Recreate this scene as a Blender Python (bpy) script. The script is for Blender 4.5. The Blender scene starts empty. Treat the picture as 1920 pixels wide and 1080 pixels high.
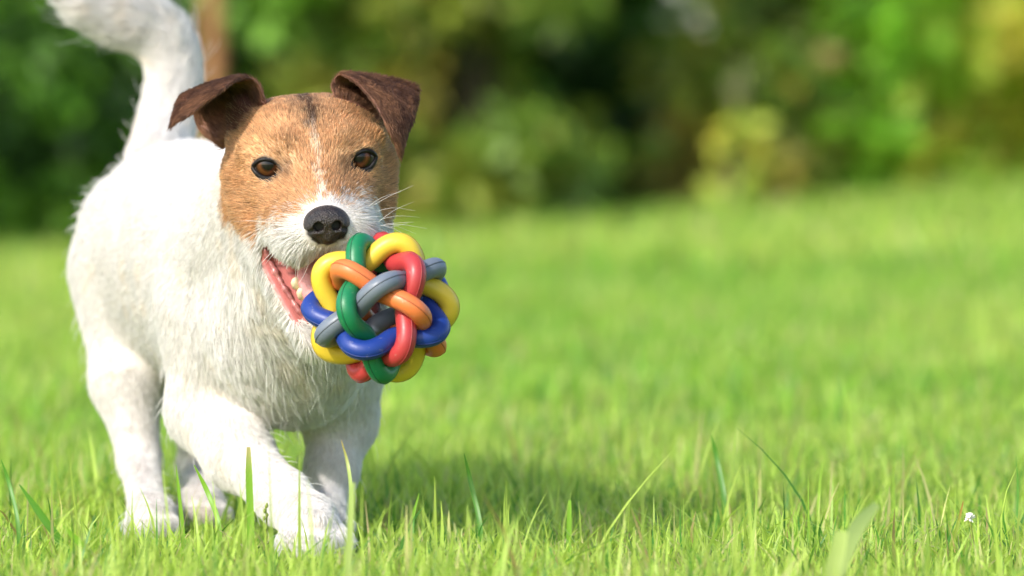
import bpy, math
import numpy as np
from mathutils import Vector, kdtree

rng = np.random.default_rng(11)
sc = bpy.context.scene
col = sc.collection

# ------------------------------------------------------------------ camera
FPX = 10667.0            # focal length in photo pixels (200 mm on a 36 mm wide sensor, 1920 px)
CAM_H = 0.26             # camera height above the lawn
HORIZON = 180.0          # photo row of the horizon
cam_d = bpy.data.cameras.new("camera")
cam = bpy.data.objects.new("camera", cam_d); col.objects.link(cam)
cam.location = (0, 0, CAM_H); cam.rotation_euler = (math.pi/2, 0, 0)
cam_d.sensor_width = 36; cam_d.lens = 200
cam_d.shift_y = -(540 - HORIZON)/1920
cam_d.clip_start = 0.1; cam_d.clip_end = 3000
cam_d.dof.use_dof = True
cam_d.dof.focus_distance = 3.155
cam_d.dof.aperture_fstop = 7.1
sc.camera = cam

# ------------------------------------------------------------------ sky, sun, exposure
SUN_DIR = Vector((-0.58, -0.70, 0.62)).normalized()     # from the lawn towards the sun
world = bpy.data.worlds.new("World"); sc.world = world; world.use_nodes = True
wn = world.node_tree; wn.nodes.clear()
sky = wn.nodes.new("ShaderNodeTexSky"); sky.sky_type = 'NISHITA'; sky.sun_disc = False
sky.sun_elevation = math.asin(SUN_DIR.z); sky.sun_rotation = math.atan2(SUN_DIR.x, SUN_DIR.y)
sky.dust_density = 2.0; sky.air_density = 1.0
bg = wn.nodes.new("ShaderNodeBackground"); bg.inputs[1].default_value = 0.15
wo = wn.nodes.new("ShaderNodeOutputWorld")
wn.links.new(sky.outputs[0], bg.inputs[0]); wn.links.new(bg.outputs[0], wo.inputs[0])
sun_d = bpy.data.lights.new("sun", 'SUN'); sun_d.energy = 2.05; sun_d.angle = math.radians(2.5)
sun_d.color = (1.0, 0.955, 0.88)
sun = bpy.data.objects.new("sun", sun_d); col.objects.link(sun)
sun.rotation_euler = SUN_DIR.to_track_quat('Z', 'Y').to_euler()
vs = sc.view_settings
vs.view_transform = 'Standard'; vs.look = 'None'; vs.exposure = 1.16; vs.gamma = 1.0
vs.use_curve_mapping = False
sc.cycles.use_denoising = True
sc.cycles.max_bounces = 10; sc.cycles.diffuse_bounces = 5; sc.cycles.transmission_bounces = 6
sc.cycles.transparent_max_bounces = 8

# ------------------------------------------------------------------ helpers
def P(x, y, d):
    """photo pixel + distance in metres -> place in the garden"""
    return np.array(((x-960)*d/FPX, d, CAM_H-(y-HORIZON)*d/FPX))

def gz(x, y):
    """height of the lawn: level near the dog, gently tilted further away"""
    x = np.asarray(x, float); y = np.asarray(y, float)
    t = np.clip((y-4.2)/7.0, 0, 1); t = t*t*(3-2*t)
    return t*(0.29*np.tanh(x*0.2) + 0.012)

def unit(v):
    return v/np.maximum(np.linalg.norm(v, axis=-1, keepdims=True), 1e-12)

def tag(o, label=None, cat=None, group=None, kind=None):
    if label: o["label"] = label
    if cat: o["category"] = cat
    if group: o["group"] = group
    if kind: o["kind"] = kind
    return o

def link(name, me, mat=None, parent=None):
    o = bpy.data.objects.new(name, me); col.objects.link(o)
    if mat: me.materials.append(mat)
    if parent is not None: o.parent = parent
    return o

def empty(name, loc=(0, 0, 0)):
    o = bpy.data.objects.new(name, None); col.objects.link(o); o.location = loc
    o.empty_display_size = 0.05
    return o

def mesh_np(name, V, F, smooth=True, colors=None):
    """V (n,3); F (m,k) all the same size"""
    V = np.asarray(V, np.float32); F = np.asarray(F, np.int32)
    me = bpy.data.meshes.new(name)
    me.vertices.add(len(V)); me.vertices.foreach_set("co", V.ravel())
    k = F.shape[1]
    me.loops.add(F.size); me.loops.foreach_set("vertex_index", F.ravel())
    me.polygons.add(len(F))
    me.polygons.foreach_set("loop_start", np.arange(0, F.size, k, dtype=np.int32))
    me.polygons.foreach_set("loop_total", np.full(len(F), k, np.int32))
    me.polygons.foreach_set("use_smooth", np.full(len(F), smooth, bool))
    if colors is not None:
        a = me.color_attributes.new("tint", 'FLOAT_COLOR', 'POINT')
        c = np.ones((len(V), 4), np.float32); c[:, :3] = colors
        a.data.foreach_set("color", c.ravel())
    me.update(calc_edges=True)
    return me

def catmull(pts, n):
    """smooth curve through control points: pts (m,k) -> (n,k)"""
    pts = np.asarray(pts, float); m = len(pts)
    e = np.vstack([2*pts[0]-pts[1], pts, 2*pts[-1]-pts[-2]])
    t = np.linspace(0, m-1, n); i = np.minimum(t.astype(int), m-2); f = (t-i)[:, None]
    p0, p1, p2, p3 = e[i], e[i+1], e[i+2], e[i+3]
    return 0.5*(2*p1+(p2-p0)*f+(2*p0-5*p1+4*p2-p3)*f**2+(3*p1-p0-3*p2+p3)*f**3)

def tube(path, rad, ns=8, closed=False, seam=0.0, normals=None):
    """swept tube; returns V, F (quads)"""
    path = np.asarray(path, float); n = len(path)
    rad = np.broadcast_to(np.asarray(rad, float), (n,))
    if closed: T = np.roll(path, -1, 0)-np.roll(path, 1, 0)
    else: T = np.gradient(path, axis=0)
    T = unit(T)
    if normals is None:
        N = np.zeros((n, 3)); a = np.array((0.0, 0, 1.0))
        if abs(T[0] @ a) > 0.9: a = np.array((1.0, 0, 0))
        v = a-T[0]*(a @ T[0])
        for i in range(n):
            v = v-T[i]*(v @ T[i]); v /= np.linalg.norm(v); N[i] = v
    else:
        N = unit(normals-T*np.sum(normals*T, 1)[:, None])
    B = np.cross(T, N)
    a = np.arange(ns)/ns*2*np.pi
    rr = np.ones(ns)
    if seam: rr[0] += seam
    V = path[:, None]+rad[:, None, None]*rr[None, :, None]*(np.cos(a)[None, :, None]*N[:, None]+np.sin(a)[None, :, None]*B[:, None])
    V = V.reshape(-1, 3)
    m = n if closed else n-1
    i = np.arange(m)[:, None]; j = np.arange(ns)[None]
    i2 = (i+1) % n; j2 = (j+1) % ns
    F = np.stack([i*ns+j, i2*ns+j, i2*ns+j2, i*ns+j2], -1).reshape(-1, 4)
    return V, F[:, ::-1]

def capped_tube(path, rad, ns=8):
    """tube with rounded-to-a-point ends"""
    path = np.asarray(path, float); rad = np.broadcast_to(np.asarray(rad, float), (len(path),)).copy()
    p = np.vstack([path[:1], path, path[-1:]]); r = np.concatenate([[1e-5], rad, [1e-5]])
    d0 = path[0]-path[1]; d1 = path[-1]-path[-2]
    p[0] += d0/np.linalg.norm(d0)*rad[0]*0.4; p[-1] += d1/np.linalg.norm(d1)*rad[-1]*0.4
    return tube(p, r, ns)

class Nodes:
    def __init__(s, name):
        s.m = bpy.data.materials.new(name); s.m.use_nodes = True
        s.t = s.m.node_tree; s.t.nodes.clear()
        s.out = s.t.nodes.new("ShaderNodeOutputMaterial")
    def n(s, t, **kw):
        x = s.t.nodes.new("ShaderNode"+t)
        for k, v in kw.items():
            if k.startswith("i_"): x.inputs[k[2:].replace("_", " ")].default_value = v
            else: setattr(x, k, v)
        return x
    def l(s, a, b): s.t.links.new(a, b)

def mix_rgb(nd, blend, fac, a, b):
    m = nd.n("MixRGB", blend_type=blend)
    for k, v in ((0, fac), (1, a), (2, b)):
        if hasattr(v, "is_linked"): nd.l(v, m.inputs[k])
        else: m.inputs[k].default_value = v
    return m.outputs[0]

def simple_mat(name, rgb, rough=0.5, spec=0.5, noise=0.0, nscale=30.0, bump=0.0, bscale=200.0, coat=0.0, sss=0.0, rgb2=None):
    nd = Nodes(name)
    b = nd.n("BsdfPrincipled"); b.inputs["Roughness"].default_value = rough
    b.inputs["Specular IOR Level"].default_value = spec
    b.inputs["Coat Weight"].default_value = coat; b.inputs["Coat Roughness"].default_value = 0.08
    if sss:
        b.inputs["Subsurface Weight"].default_value = sss
        b.inputs["Subsurface Radius"].default_value = (0.004, 0.0015, 0.001); b.inputs["Subsurface Scale"].default_value = 1.0
    tc = nd.n("TexCoord")
    if noise or rgb2:
        t = nd.n("TexNoise"); t.inputs["Scale"].default_value = nscale; t.inputs["Detail"].default_value = 5
        nd.l(tc.outputs["Object"], t.inputs["Vector"])
        r2 = rgb2 or tuple(c*(1-noise) for c in rgb)
        cr = nd.n("ValToRGB"); cr.color_ramp.elements[0].position = 0.36; cr.color_ramp.elements[1].position = 0.64
        cr.color_ramp.elements[0].color = (*r2, 1); cr.color_ramp.elements[1].color = (*rgb, 1)
        nd.l(t.outputs[0], cr.inputs[0]); nd.l(cr.outputs[0], b.inputs["Base Color"])
    else:
        b.inputs["Base Color"].default_value = (*rgb, 1)
    if bump:
        t = nd.n("TexNoise"); t.inputs["Scale"].default_value = bscale; t.inputs["Detail"].default_value = 3
        nd.l(tc.outputs["Object"], t.inputs["Vector"])
        bp = nd.n("Bump"); bp.inputs["Strength"].default_value = bump; bp.inputs["Distance"].default_value = 0.001
        nd.l(t.outputs[0], bp.inputs["Height"]); nd.l(bp.outputs[0], b.inputs["Normal"])
    nd.l(b.outputs[0], nd.out.inputs[0])
    return nd.m

def leaf_mat(name, transl=0.45, rough=0.45, spec=0.35, tr_tint=(1.15, 1.1, 0.55)):
    """leaf or blade: colour from the mesh's own tint attribute, light passes through"""
    nd = Nodes(name)
    at = nd.n("Attribute", attribute_name="tint")
    b = nd.n("BsdfPrincipled"); b.inputs["Roughness"].default_value = rough; b.inputs["Specular IOR Level"].default_value = spec
    tr = nd.n("BsdfTranslucent")
    nd.l(at.outputs["Color"], b.inputs["Base Color"])
    nd.l(mix_rgb(nd, 'MULTIPLY', 1.0, at.outputs["Color"], (*tr_tint, 1)), tr.inputs[0])
    mx = nd.n("MixShader"); mx.inputs[0].default_value = transl
    nd.l(b.outputs[0], mx.inputs[1]); nd.l(tr.outputs[0], mx.inputs[2]); nd.l(mx.outputs[0], nd.out.inputs[0])
    return nd.m

# value noise usable on point arrays
_tab = np.random.default_rng(5).random((64, 64, 64)).astype(np.float32)
def vnoise(p, s):
    q = np.asarray(p)*s + 1000.0; i = np.floor(q).astype(int); f = q-i; f = f*f*(3-2*f); r = 0
    for dx in (0, 1):
        for dy in (0, 1):
            for dz in (0, 1):
                w = (f[:, 0] if dx else 1-f[:, 0])*(f[:, 1] if dy else 1-f[:, 1])*(f[:, 2] if dz else 1-f[:, 2])
                r = r+w*_tab[(i[:, 0]+dx) % 64, (i[:, 1]+dy) % 64, (i[:, 2]+dz) % 64]
    return r

# ------------------------------------------------------------------ lawn ground
gx = np.concatenate([-np.geomspace(600, 3, 14), np.linspace(-2.6, 2.6, 60), np.geomspace(3, 600, 14)])
gy = np.concatenate([[-300, -60, -10, -2, 0.5], np.linspace(1.5, 14, 90), np.geomspace(14.5, 1500, 22)])
GX, GY = np.meshgrid(gx, gy)
GZ = gz(GX, GY)
nx, ny = len(gx), len(gy)
ii, jj = np.meshgrid(np.arange(nx-1), np.arange(ny-1)); a = (jj*nx+ii).ravel()
gm = mesh_np("lawn", np.stack([GX, GY, GZ], -1).reshape(-1, 3), np.stack([a, a+1, a+nx+1, a+nx], -1))
nd = Nodes("soil_and_turf")
tc = nd.n("TexCoord"); t1 = nd.n("TexNoise"); t1.inputs["Scale"].default_value = 1.3; t1.inputs["Detail"].default_value = 8
t2 = nd.n("TexNoise"); t2.inputs["Scale"].default_value = 60; t2.inputs["Detail"].default_value = 6
nd.l(tc.outputs["Object"], t1.inputs[0]); nd.l(tc.outputs["Object"], t2.inputs[0])
r1 = nd.n("ValToRGB"); r1.color_ramp.elements[0].color = (0.11, 0.21, 0.026, 1); r1.color_ramp.elements[1].color = (0.20, 0.29, 0.045, 1)
r1.color_ramp.elements[0].position = .35; r1.color_ramp.elements[1].position = .65
nd.l(t1.outputs[0], r1.inputs[0])
r2 = nd.n("ValToRGB"); r2.color_ramp.elements[0].color = (0.6, 0.6, 0.55, 1); r2.color_ramp.elements[1].color = (1.1, 1.1, 1.0, 1)
nd.l(t2.outputs[0], r2.inputs[0])
b = nd.n("BsdfPrincipled"); b.inputs["Roughness"].default_value = 0.95; b.inputs["Specular IOR Level"].default_value = 0.1
nd.l(mix_rgb(nd, 'MULTIPLY', 1.0, r1.outputs[0], r2.outputs[0]), b.inputs["Base Color"]); nd.l(b.outputs[0], nd.out.inputs[0])
tag(link("lawn_ground", gm, nd.m), kind="structure")

# ------------------------------------------------------------------ the lawn's blades
GRASS_M = leaf_mat("grass_blade", 0.5, 0.42, 0.4, (1.1, 1.15, 0.6))
def blades(x, y, h, w, lean, bend, az, colr, nseg, tipw=0.12):
    n = len(x); z = gz(x, y)
    dirx, diry = np.cos(az), np.sin(az)
    fa = az+np.pi/2+rng.normal(0, 0.5, n); sx, sy = np.cos(fa), np.sin(fa)
    s = np.linspace(0, 1, nseg+1)
    Vv = np.zeros((n, nseg+1, 2, 3))
    for k, t in enumerate(s):
        hor = h*(lean*t+bend*t*t); ver = h*t*np.sqrt(np.maximum(1-(0.35*(lean+bend*t))**2, 0.3))
        cw = w*0.5*(1-(1-tipw)*max(0, (t-0.35)/0.65)**1.5)
        for m, sg in enumerate((-1, 1)):
            Vv[:, k, m, 0] = x+dirx*hor+sg*sx*cw; Vv[:, k, m, 1] = y+diry*hor+sg*sy*cw; Vv[:, k, m, 2] = z+ver-0.002
    b_ = (np.arange(n)*(nseg+1)*2)[:, None]; k_ = np.arange(nseg)[None]*2
    F = np.stack([b_+k_, b_+k_+1, b_+k_+3, b_+k_+2], -1).reshape(-1, 4)
    C = np.repeat(colr[:, None], (nseg+1)*2, 1).reshape(n, nseg+1, 2, 3).copy()
    C[:, 0] = C[:, 0]*0.75+np.array((0.09, 0.09, 0.03))*0.5          # foot of each blade duller and mostly darker
    return Vv.reshape(-1, 3), F, C.reshape(-1, 3)
def grass_colors(x, y, n):
    pos = np.stack([x, y, np.zeros(n)], -1)
    a = vnoise(pos, 1.6); b_ = vnoise(pos, 6.0); m = np.clip(a*0.65+b_*0.35+rng.normal(0, 0.13, n), 0, 1)
    c = lerp_(np.array((0.245, 0.450, 0.050)), np.array((0.430, 0.560, 0.105)), sst(0.25, 0.75, m))
    u = rng.random(n)
    c[u < 0.10] = (0.50, 0.48, 0.20); c[u > 0.975] = (0.40, 0.30, 0.13)
    k = (u > 0.80) & (u < 0.93); c[k] = np.array((0.09, 0.25, 0.035))
    return c*np.exp(rng.normal(0, 0.16, n))[:, None]
def sst(a, b_, x):
    t = np.clip((x-a)/(b_-a), 0, 1); return t*t*(3-2*t)
def lerp_(a, b_, t): return a+(b_-a)*t[:, None]
def field_pts(n, y0, y1, half0, half1):
    y = np.sqrt(rng.random(n)*(y1**2-y0**2)+y0**2); hw = half0+(half1-half0)*(y-y0)/(y1-y0)
    return rng.uniform(-1, 1, n)*hw, y
parts = []
def sow(n, y0, y1, h0, h1, hm, hs, w, nseg, lean=0.35, bend=0.4, flat=0.0):
    x, y = field_pts(n, y0, y1, h0, h1)
    pos = np.stack([x, y, np.zeros(n)], -1)
    h = hm*np.exp(rng.normal(0, hs, n))*(0.7+0.6*vnoise(pos, 5.0))
    for cx, d in ((284, 3.35), (378, 3.45), (590, 3.22), (605, 3.335)):          # trodden down under and just before the paws
        ax_ = (cx-960)*d/FPX; w_ = np.exp(-((x-ax_)/0.05)**2-(np.maximum(np.abs(y-d+0.06)-0.06, 0)/0.04)**2); h = h*(1-0.55*w_)
    parts.append(blades(x, y, h, w*rng.uniform(0.6, 1.3, n), rng.normal(0, lean, n)+flat, np.abs(rng.normal(0, bend, n)), rng.uniform(0, 2*np.pi, n), grass_colors(x, y, n), nseg))
sow(122000, 2.15, 4.3, 0.80, 1.20, 0.0145, 0.30, 0.0016, 3)          # short dense turf
sow(18000, 2.15, 4.3, 0.80, 1.20, 0.023, 0.28, 0.0018, 4, 0.35, 0.6)
sow(1650, 2.5, 3.8, 0.8, 1.15, 0.040, 0.22, 0.0019, 5, 0.2, 0.3)
sow(11500, 2.4, 4.0, 0.8, 1.15, 0.018, 0.3, 0.0019, 3, 0.9, 0.9)    # fallen clippings, thatch
sow(95000, 4.3, 7.5, 1.5, 2.6, 0.020, 0.25, 0.0032, 2)
sow(90000, 7.5, 12.5, 2.6, 4.2, 0.030, 0.25, 0.0090, 2)
tot = 0; VV, FF, CC = [], [], []
for v_, f_, c_ in parts: VV.append(v_); FF.append(f_+tot); CC.append(c_); tot += len(v_)
go = link("grass", mesh_np("grass", np.vstack(VV), np.vstack(FF), True, np.vstack(CC)), GRASS_M)
tag(go, "short sunlit green grass covering the whole lawn", "grass", kind="stuff")

# ------------------------------------------------------------------ shrubs and trees behind the lawn
LEAF_M = leaf_mat("shrub_leaf", 0.4, 0.4, 0.4, (1.15, 1.2, 0.5))
BARK_M = simple_mat("bark", (0.075, 0.06, 0.035), 0.9, 0.2, noise=0.5, nscale=25, bump=0.8, bscale=60)
BARK2_M = simple_mat("pale_bark", (0.26, 0.22, 0.14), 0.85, 0.2, noise=0.4, nscale=20, bump=0.6, bscale=60)
br = np.random.default_rng(21)
def leaf_cloud(ctrs, rads, n, size, cols, droop=0.3):
    """n pointed leaves spread through clumps: two folded quads each"""
    k = br.integers(0, len(ctrs), n)
    d = unit(br.normal(0, 1, (n, 3))); rr = br.random(n)**0.55
    p = ctrs[k]+d*rads[k]*rr[:, None]
    ax = unit(d*np.array((1, 1, 0.5))+br.normal(0, 0.7, (n, 3))+np.array((0, 0, -droop)))
    sd = unit(np.cross(ax, br.normal(0, 1, (n, 3)))); up = np.cross(ax, sd)
    L = size*br.uniform(0.6, 1.3, n)[:, None]; Wd = L*0.34
    base, tip = p, p+ax*L-up*L*0.10; m = p+ax*L*0.45
    V_ = np.stack([base, m+sd*Wd+up*L*0.06, tip, m-sd*Wd+up*L*0.06, m-up*L*0.03], 1).reshape(-1, 3)
    o = np.arange(n)[:, None]*5
    F_ = np.concatenate([o+np.array((0, 1, 4)), o+np.array((1, 2, 4)), o+np.array((2, 3, 4)), o+np.array((3, 0, 4))])
    cidx = br.random(n); cl = cols[br.integers(0, len(cols), len(ctrs))][k]*np.exp(br.normal(0, 0.22, n))[:, None]
    alt = cidx < 0.25; cl[alt] = cols[br.integers(0, len(cols), alt.sum())]
    return V_, F_, np.repeat(cl, 5, 0)
def plant(name, x, y, h, rad, nleaf, size, cols, label, cat, group=None, stems=4, low=0.05, stem_r=0.007, bark=None, clumps=44, top=None):
    z0 = float(gz(x, y)); root = empty(name, (x, y, z0)); tag(root, label, cat, group)
    cols = np.array(cols); Vs, Fs, tot = [], [], 0; tips = []
    for k in range(stems):
        a = br.uniform(0, 2*np.pi); sp = rad*br.uniform(0.15, 0.75) if stems > 1 else rad*0.1
        pts = [np.array((0, 0, -0.05))+np.array((np.cos(a), np.sin(a), 0))*stem_r*(1.5 if stems > 1 else 0), np.array((np.cos(a)*sp*0.35, np.sin(a)*sp*0.35, h*0.35)),
               np.array((np.cos(a)*sp*0.8, np.sin(a)*sp*0.8, h*0.66)), np.array((np.cos(a)*sp, np.sin(a)*sp, h*0.93))]
        c = catmull(pts, 12); v_, f_ = tube(c, np.linspace(stem_r, stem_r*0.2, 12), 7); Vs.append(v_); Fs.append(f_+tot); tot += len(v_)
        for j in range(5):
            q0 = c[br.integers(4, 11)]; b2 = br.uniform(0, 2*np.pi); q1 = q0+np.array((np.cos(b2), np.sin(b2), 0.5))*rad*br.uniform(0.3, 0.7)
            v_, f_ = tube(catmull([q0, (q0+q1)/2+np.array((0, 0, 0.03)), q1], 6), np.linspace(stem_r*0.45, stem_r*0.1, 6), 5); Vs.append(v_); Fs.append(f_+tot); tot += len(v_)
    link("trunk", mesh_np("trunk", np.vstack(Vs), np.vstack(Fs)), bark or BARK_M, root)
    t = br.random(clumps)**1.8; zc = h*(low+(1.0-low)*t)
    pr = rad*np.sqrt(np.clip(1-((t-0.30)/0.75)**2, 0.12, 1))
    a = br.uniform(0, 2*np.pi, clumps); q = np.sqrt(br.random(clumps))
    ctr = np.stack([np.cos(a)*pr*q, np.sin(a)*pr*q, zc], -1); rads = (rad*br.uniform(0.24, 0.55, clumps))[:, None]*np.array((1, 1, 0.8))
    v_, f_, c_ = leaf_cloud(ctr, rads, nleaf, size, cols)
    link("crown", mesh_np("crown", v_, f_, False, c_), LEAF_M, root)
    return root
DK = [(0.07, 0.17, 0.03), (0.09, 0.22, 0.035), (0.04, 0.10, 0.025)]  # darkened leaf colours standing in for shade on parts of the hedge
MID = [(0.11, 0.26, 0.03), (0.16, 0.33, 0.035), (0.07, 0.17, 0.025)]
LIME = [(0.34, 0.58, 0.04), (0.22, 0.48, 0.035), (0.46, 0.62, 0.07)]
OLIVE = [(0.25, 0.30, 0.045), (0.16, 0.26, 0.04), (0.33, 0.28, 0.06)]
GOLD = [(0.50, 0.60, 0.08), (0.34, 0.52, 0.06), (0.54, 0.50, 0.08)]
G1 = "shrubs along the back of the lawn"
def at(px_, y): return (px_-960)*y/FPX
# front row, from one side of the picture to the other: pixel column, distance, height, radius, palette
FRONT = [(-150, 10.35, 1.9, 0.40, MID, "mid green shrub beside the dark shrub, cut by the edge of the photo"),
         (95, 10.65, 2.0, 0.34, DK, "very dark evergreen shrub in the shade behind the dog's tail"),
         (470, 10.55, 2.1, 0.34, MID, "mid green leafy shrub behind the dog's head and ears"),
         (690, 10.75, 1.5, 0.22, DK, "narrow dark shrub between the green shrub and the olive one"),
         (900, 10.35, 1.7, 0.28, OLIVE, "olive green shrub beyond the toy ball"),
         (1070, 11.15, 1.9, 0.18, DK, "shrub with leaf colours darkened as shade beside the pale gap in the hedge"),
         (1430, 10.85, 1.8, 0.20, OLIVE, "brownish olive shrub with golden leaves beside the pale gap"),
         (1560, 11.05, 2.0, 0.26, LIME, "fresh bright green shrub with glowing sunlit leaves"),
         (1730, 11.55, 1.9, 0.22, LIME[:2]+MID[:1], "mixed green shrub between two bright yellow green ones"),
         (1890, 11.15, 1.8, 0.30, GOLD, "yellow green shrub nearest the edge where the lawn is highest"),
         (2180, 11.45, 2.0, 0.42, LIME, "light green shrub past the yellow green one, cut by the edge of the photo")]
FRONT_ROOTS = []
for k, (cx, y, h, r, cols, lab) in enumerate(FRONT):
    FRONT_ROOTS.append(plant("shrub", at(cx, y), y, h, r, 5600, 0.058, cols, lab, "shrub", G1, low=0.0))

G2 = "taller bushes behind the front shrubs"
BACK = [(1105, 12.6, MID, "mid green bush filling the dark part of the hedge beside the pale gap"), (-420, 13.2, MID, "broad green bush behind the mid green shrub at the photo's edge"), (60, 13.0, DK, "tall dark bush behind the darkened shrub near the tail"),
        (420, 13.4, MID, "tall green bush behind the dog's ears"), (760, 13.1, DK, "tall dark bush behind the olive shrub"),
        (950, 13.5, MID, "tall bush behind the olive shrub and the narrow darkened shrub"), (1530, 13.2, OLIVE, "tall olive bush behind the brownish shrub"),
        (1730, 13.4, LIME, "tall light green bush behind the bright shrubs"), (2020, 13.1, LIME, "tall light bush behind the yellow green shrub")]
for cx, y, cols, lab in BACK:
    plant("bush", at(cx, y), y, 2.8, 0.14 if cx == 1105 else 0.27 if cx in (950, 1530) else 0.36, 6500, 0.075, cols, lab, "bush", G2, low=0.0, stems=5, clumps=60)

RUST_M = simple_mat("reddish_bark", (0.34, 0.17, 0.075), 0.9, 0.2, noise=0.4, nscale=25, bump=0.8, bscale=60)
G3 = "young trees in the hedge"
plant("young_tree", at(403, 9.9), 9.9, 3.2, 0.55, 3000, 0.06, MID, "young tree with a reddish brown trunk beside the dog's tail", "tree", G3, stems=1, low=0.42, stem_r=0.021, bark=RUST_M, clumps=40)
plant("young_tree", at(1652, 11.0), 11.0, 3.0, 0.5, 2600, 0.06, LIME, "young tree with a slim pale trunk among the bright shrubs", "tree", G3, stems=1, low=0.42, stem_r=0.009, bark=BARK2_M, clumps=36)
plant("young_tree", at(1368, 10.4), 10.4, 0.30, 0.04, 60, 0.05, GOLD, "low yellowish sapling at the foot of the olive shrub", "tree", G3, stems=2, low=0.1, stem_r=0.005, bark=BARK2_M, clumps=8)
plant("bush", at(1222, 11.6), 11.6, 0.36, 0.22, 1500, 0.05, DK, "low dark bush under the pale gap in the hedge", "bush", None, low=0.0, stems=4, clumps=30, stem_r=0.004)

# the hedge goes on past both edges of the photograph
def copy_plant(root, x, y, rz, label, group):
    c = root.copy(); col.objects.link(c); c.location = (x, y, float(gz(x, y))); c.rotation_euler = (0, 0, rz)
    c["label"] = label; c["group"] = group
    for ch in root.children:
        k = ch.copy(); col.objects.link(k); k.parent = c
    return c
for k in range(14):
    side = -1 if k < 7 else 1; j = k % 7
    x = -1.75-0.62*j if side < 0 else 1.95+0.62*j
    copy_plant(FRONT_ROOTS[[0, 2, 1, 4, 0, 3, 2, 10, 8, 9, 7, 6, 10, 8][k]], x, 10.4+0.5*br.random()+(0.6 if side > 0 else 0), br.uniform(0, 6.28),
               ("first second third fourth fifth sixth seventh".split()[j]+" leafy hedge shrub past the ")+("dark end" if side < 0 else "yellow green end"),
               "hedge shrubs beyond the dark end" if side < 0 else "hedge shrubs beyond the bright end")

# ------------------------------------------------------------------ the dog: one skin grown from blended volumes
HYAW, HPITCH, HROLL = math.radians(8.0), math.radians(11.5), math.radians(4.5)
HO = P(591, 308, 3.17)
hf = np.array((math.sin(HYAW)*math.cos(HPITCH), -math.cos(HYAW)*math.cos(HPITCH), -math.sin(HPITCH)))
hr = np.array((math.cos(HYAW), math.sin(HYAW), 0.0)); hu = np.cross(hf, hr)
hr, hu = hr*math.cos(HROLL)+hu*math.sin(HROLL), hu*math.cos(HROLL)-hr*math.sin(HROLL)
HM = np.stack([hr, hu, hf])                      # rows: towards the dog's left, up, forward
def H(r, u, f): return HO+0.01*(np.array((r, u, f)) @ HM)
def to_head(p): return (p-HO) @ HM.T*100.0       # head coordinates in cm

class Vol:
    def __init__(s, a, b, ra, rb, k=0.012, flow=None, hair=0.01, head=False, squash=None, ax=None):
        s.a = np.array(a, float); s.b = np.array(b, float); s.ra, s.rb, s.k = ra, rb, k
        s.ba = s.b-s.a; s.l2 = max(s.ba @ s.ba, 1e-12)
        s.flow = unit(s.ba if flow is None else np.array(flow, float)); s.hair = hair; s.head = head
        s.ax = ax; s.rad = squash          # ellipsoid when squash is given
        R = max(ra, rb) if squash is None else max(squash)
        s.lo = np.minimum(s.a, s.b)-R; s.hi = np.maximum(s.a, s.b)+R
    def d(s, p):
        q = p-s.a
        if s.rad is not None:
            q = q @ s.ax.T
            k0 = np.sqrt((((q/s.rad)**2).sum(-1)))+1e-9; k1 = np.sqrt((((q/(np.array(s.rad)**2))**2).sum(-1)))+1e-9
            return k0*(k0-1)/k1
        t = np.clip((q @ s.ba)/s.l2, 0, 1)
        return np.sqrt(((q-t[..., None]*s.ba)**2).sum(-1))-(s.ra+(s.rb-s.ra)*t)

VOL = []
def rc(a, b, ra, rb, **kw): VOL.append(Vol(a, b, ra/100, rb/100, **kw))
def el(c, rad, ax=np.eye(3), **kw): VOL.append(Vol(c, c, 0, 0, squash=tuple(x/100 for x in rad), ax=ax, **kw))
DOWN = (0, 0, -1.0)
# body axis: chest to rump
BA = unit(P(290, 440, 3.58)-P(500, 560, 3.36)); BR = unit(np.cross(BA, (0, 0, 1.0))); BM = np.stack([BR, BA, np.cross(BR, BA)])
el(P(512, 628, 3.365), (5.2, 8.0, 5.2), BM, flow=(0.1, 0.6, -0.8), hair=0.007, k=0.02)                     # chest
rc(P(480, 560, 3.40), P(345, 530, 3.54), 6.2, 5.6, k=0.03, hair=0.007, flow=BA*0.8+np.array((0, 0, -0.5)))   # ribs
rc(P(420, 430, 3.43), P(350, 432, 3.52), 5.2, 5.2, k=0.03, hair=0.007)                                   # withers, back
rc(P(350, 460, 3.52), P(288, 446, 3.585), 5.2, 4.8, k=0.03, hair=0.008)                                  # loin, rump
rc(H(-0.2, -2.4, -6.0), P(475, 500, 3.36), 3.9, 5.6, k=0.02, hair=0.006, flow=(-0.1, 0.7, -0.6))           # neck
rc(H(0, -5.2, -4.2), P(548, 610, 3.30), 3.4, 4.6, k=0.02, hair=0.012, flow=(0.35, 0.1, -0.8))              # throat to forechest
rc(P(548, 600, 3.30), P(550, 690, 3.325), 4.2, 2.8, k=0.02, hair=0.0155, flow=(0.5, -0.1, -0.8))             # forechest
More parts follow.
